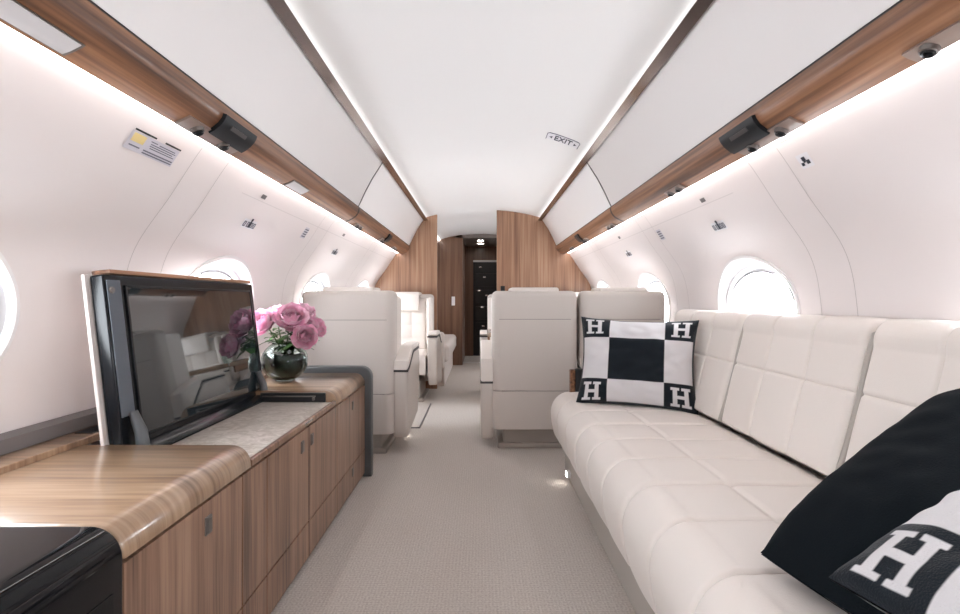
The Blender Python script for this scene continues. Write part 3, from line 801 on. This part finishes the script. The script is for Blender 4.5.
tag(o, 'plain black pillow leaning on the sofa back at the near end', 'pillow')
o = cushion_mesh('throw_pillow', .46, .46, .115, M['knit'], lambda u, v: checker(u, v), 168, 168, seed=23, bow=.02)
n1 = Vector((-.54, -.17, .82)).normalized(); l2 = Vector((.88, .22, .36)).normalized()
b2 = (bot.normalized()-l2*bot.normalized().dot(l2)).normalized()
place(o, Vector((.490, .735, .528))+l2*.23+b2*.23+n1*.018, tuple(b2), tuple(l2))
tag(o, 'black and white H pattern pillow lying in front of the plain black pillow', 'pillow')

# ------------------------------------------------------------------ club seats
def club_seat(x, y, rot, sw, al, ar, lab, grp, dr=0, bt=0):
    """local: occupant looks along +Y, back at -Y; al / ar = arm thickness on -x / +x"""
    t = thing('club_seat', lab, 'seat', (0, 0, 0), grp)
    b = B()
    yb = -.30
    # shell in three fields with seams
    def shell_part(z0, z1, mi=0, top=False):
        nonlocal sw
        n = 14; r = .055
        bm = bmesh.new()
        pts = []
        for cx_, cy_, a0 in ((sw-r, yb+.17-r, 0), (-sw+r, yb+.17-r, 90), (-sw+r, yb+r, 180), (sw-r, yb+r, 270)):
            for i in range(7):
                a = R(a0+90*i/6); pts.append((cx_+r*math.cos(a), cy_+r*math.sin(a)))
        b.prism(pts, z0, z1, 'z', mi=mi, r=0 if mi else (.004 if not top else .035), seg=2 if not top else 5)
    shell_part(.13, .372); shell_part(.376, .829); shell_part(.796, 1.008, top=True)
    b.box(-sw+.045, sw-.045, yb-.0012, yb+.003, .8262, .8298, mi=1)
    b.prism([(a*(sw-.06), c) for a, c in ((-1, yb+.004), (1, yb+.004), (1, yb+.15), (-1, yb+.15))], .2, .9, 'z', mi=1)
    b.build('back_shell', [M['shell'], M['seat_seam']], t, ang=50, wn=True)
    # tufted inner back
    def fb(u, w):
        X = (u*2-1)*(sw-.05); Z = .43+w*.54
        f1 = u*3 % 1; g1 = w*4 % 1
        pf = (max(0, 4*f1*(1-f1)))**.5*.6+(max(0, 4*g1*(1-g1)))**.5*.4
        e = min(u, 1-u, w, 1-w); er = max(0, 1-e/.08)
        return Vector((X, yb+.17+.07*(1-er*er*.9)+.014*pf-.02*w, Z))
    b = B(); b.grid(fb, 60, 64, flip=True); b.build('back_cushion', M['leather'], t, ang=80)
    for s in (-1, 1): B().box(s*sw-(.0 if s < 0 else .055), s*sw+(.055 if s < 0 else 0), yb+.1, yb+.30, .50, .975, .026, 4).build('side_wing', M['leather'], t, wn=True)
    b = B(); b.box(-.155, .155, yb+.02, yb+.27, .995, 1.03, .015, 4).box(-.155, .155, yb+.245, yb+.285, .84, 1.02, .018, 4); b.build('headrest', M['leather'], t, wn=True)
    # seat cushion
    def fs_(u, w):
        X = (u*2-1)*(sw-.03); L = w
        pth = [(yb+.20, .46), (.10, .465), (.24, .46), (.29, .44), (.31, .40), (.30, .33)]
        q = L*(len(pth)-1); i = min(int(q), len(pth)-2); q -= i
        py, pz = pth[i][0]*(1-q)+pth[i+1][0]*q, pth[i][1]*(1-q)+pth[i+1][1]*q
        e = max(0, 1-min(u, 1-u)/.08); return Vector((X, py, pz-.03*e*e))
    b = B(); b.grid(fs_, 24, 30); b.box(-sw+.03, sw-.03, yb+.16, .295, .25, .43, .015); b.build('seat_cushion', M['leather'], t, ang=60, wn=True)
    for s, th in ((-1, al), (1, ar)):
        x0, x1 = sorted((s*(sw-.012), s*(sw+th)))
        arm = B().prism([(-.25, .10-bt), (-.27, .16-bt), (-.27, .505-dr), (-.20, .515-dr*.9), (.0, .60), (.29, .60), (.325, .57), (.33, .48), (.29, .24), (.22, .15)], x0, x1, 'x', r=.018, seg=3).build('armrest', M['shell'] if th > .04 else M['leather'], t, ang=40, wn=True)
        B().prism([(-.272, .507-dr), (-.20, .517-dr*.9), (.0, .602), (.295, .602), (.295, .613), (-.003, .613), (-.205, .528-dr*.9), (-.272, .518-dr)], x0-.002, x1+.002, 'x').build('trim_line', M['trimline'], arm, smooth=False)
        B().prism([(-.27, .52-dr), (-.20, .53-dr*.9), (.0, .615), (.29, .615), (.31, .63), (.29, .65), (-.02, .652), (-.20, .60), (-.265, .575)], x0, x1, 'x', r=.012, seg=3).build('arm_pad', M['leather'], arm, ang=40, wn=True)
    b = B(); b.box(-.20, .20, -.24, .27, .0, .20, .02).box(-.235, .235, -.26, .29, .0, .035, .008); b.build('pedestal', M['plinth'], t, wn=True)
    t.location = (x, y, 0); t.rotation_euler.z = rot
    return t
GS = 'cream leather club seats'
club_seat(-.842, 3.345, 0, .288, .042, .080, 'cream club seat seen from behind, standing just beyond the sideboard', GS)
club_seat(.318, 3.46, 0, .272, .072, .004, 'cream club seat seen from behind, beside the aisle and beyond the sofa', GS, .09, .04)
club_seat(.882, 3.46, 0, .273, .004, .016, 'cream club seat by the wall, its back behind the checked pillow', GS)
club_seat(-.79, 4.93, math.pi, .285, .078, .045, 'cream club seat facing the camera, left of the aisle before the bulkhead', GS)
club_seat(.315, 4.98, math.pi, .267, .012, .078, 'cream club seat facing the camera across the table, beside the aisle', GS)
club_seat(.880, 4.98, math.pi, .273, .020, .012, 'cream club seat facing the camera across the table, by the wall', GS)

# conference table between the paired seats
tb = thing('conference_table', 'wooden table between the paired club seats', 'table', (.6, 4.22, 0))
B().prism([(.03, 4.0), (.06, 3.97), (1.14, 3.97), (1.14, 4.47), (.06, 4.47), (.03, 4.44)], .655, .69, 'z', r=.006).build('tabletop', M['wood_top'], tb, wn=True)
B().box(.54, .64, 4.12, 4.32, 0, .66, .01).build('leg', M['taupe'], tb, wn=True)
B().box(.035, .05, 4.05, 4.39, .60, .656, .003).build('edge_apron', M['wood_ledge'], tb)
# small things standing on the table end
o = B().lathe([(.001, 0), (.03, 0), (.034, .03), (.036, .09), (.033, .09), (.03, .005), (.001, .004)], (.10, 4.08, .69), 24).build('drinking_glass', M['vase'])
tag(o, 'small drinking glass on the aisle end of the table', 'glass')
# floor hatch between the single seats
fp = thing('floor_hatch', 'pale flat floor hatch with thin metal edge between the single seats', 'hatch', (-.7, 4.1, 0))
B().box(-1.0, -.485, 3.72, 4.55, 0, .006, .002).build('cover', M['carpet'], fp); B().box(-1.0, -.477, 3.70, 3.712, 0, .008).box(-.484, -.475, 3.70, 4.57, 0, .008).build('edge', M['rail'], fp)
# far divan beyond the bulkhead
fd = thing('divan', 'cream divan beyond the walnut bulkhead, left of the aisle', 'sofa', (-.75, 6.3, 0))
B().box(-1.05, -.37, 5.5, 7.2, .26, .46, .05, 4).build('seat_cushion', M['leather'], fd, wn=True)
B().box(-1.02, -.42, 5.52, 7.18, 0, .27, .01).build('base', M['leather'], fd, wn=True)
B().box(-1.14, -.94, 5.5, 7.2, .44, .86, .05, 4).build('back_cushion', M['leather'], fd, wn=True)
B().box(-.98, -.42, 5.43, 5.51, .2, .60, .03, 4).build('armrest', M['leather'], fd, wn=True)
# two little lights by the floor
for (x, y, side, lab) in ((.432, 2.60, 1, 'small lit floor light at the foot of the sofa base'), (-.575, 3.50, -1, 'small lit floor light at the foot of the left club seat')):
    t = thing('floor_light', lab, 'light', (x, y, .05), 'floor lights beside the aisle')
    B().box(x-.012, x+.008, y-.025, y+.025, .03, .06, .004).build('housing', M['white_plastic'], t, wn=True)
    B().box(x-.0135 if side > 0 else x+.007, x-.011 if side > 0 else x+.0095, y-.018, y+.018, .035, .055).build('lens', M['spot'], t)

# ------------------------------------------------------------------ light, sky, camera
w = bpy.data.worlds.new('sky'); bpy.context.scene.world = w; w.use_nodes = True
n = w.node_tree.nodes; l = w.node_tree.links; bg = n['Background']
bg.inputs['Color'].default_value = (.90, .95, 1.0, 1); bg.inputs['Strength'].default_value = 12.0
for side in (-1, 1):
    for yc in WIN:
        la = bpy.data.lights.new('window_portal', 'AREA'); la.shape = 'RECTANGLE'; la.size = .60; la.size_y = .42; la.cycles.is_portal = True
        o = bpy.data.objects.new('window_portal', la); C.objects.link(o); o.location = (side*1.245, yc, WZ)
        o.rotation_euler = Vector((-side, 0, 0)).to_track_quat('-Z', 'Y').to_euler()
cam = bpy.data.cameras.new('camera'); cam.sensor_width = 36; cam.lens = 36*500/960; cam.clip_start = .02
cam.shift_y = -7/960
co = bpy.data.objects.new('camera', cam); C.objects.link(co); co.location = (CX, 0, CZ); co.rotation_euler = (R(90), 0, 0)
sc = bpy.context.scene; sc.camera = co
sc.view_settings.view_transform = 'Standard'; sc.view_settings.look = 'None'; sc.view_settings.gamma = 1; sc.view_settings.exposure = 1.2
sc.cycles.max_bounces = 10; sc.cycles.diffuse_bounces = 7; sc.cycles.transparent_max_bounces = 12
sc.cycles.caustics_reflective = False; sc.cycles.caustics_refractive = False
sc.cycles.sample_clamp_indirect = 8
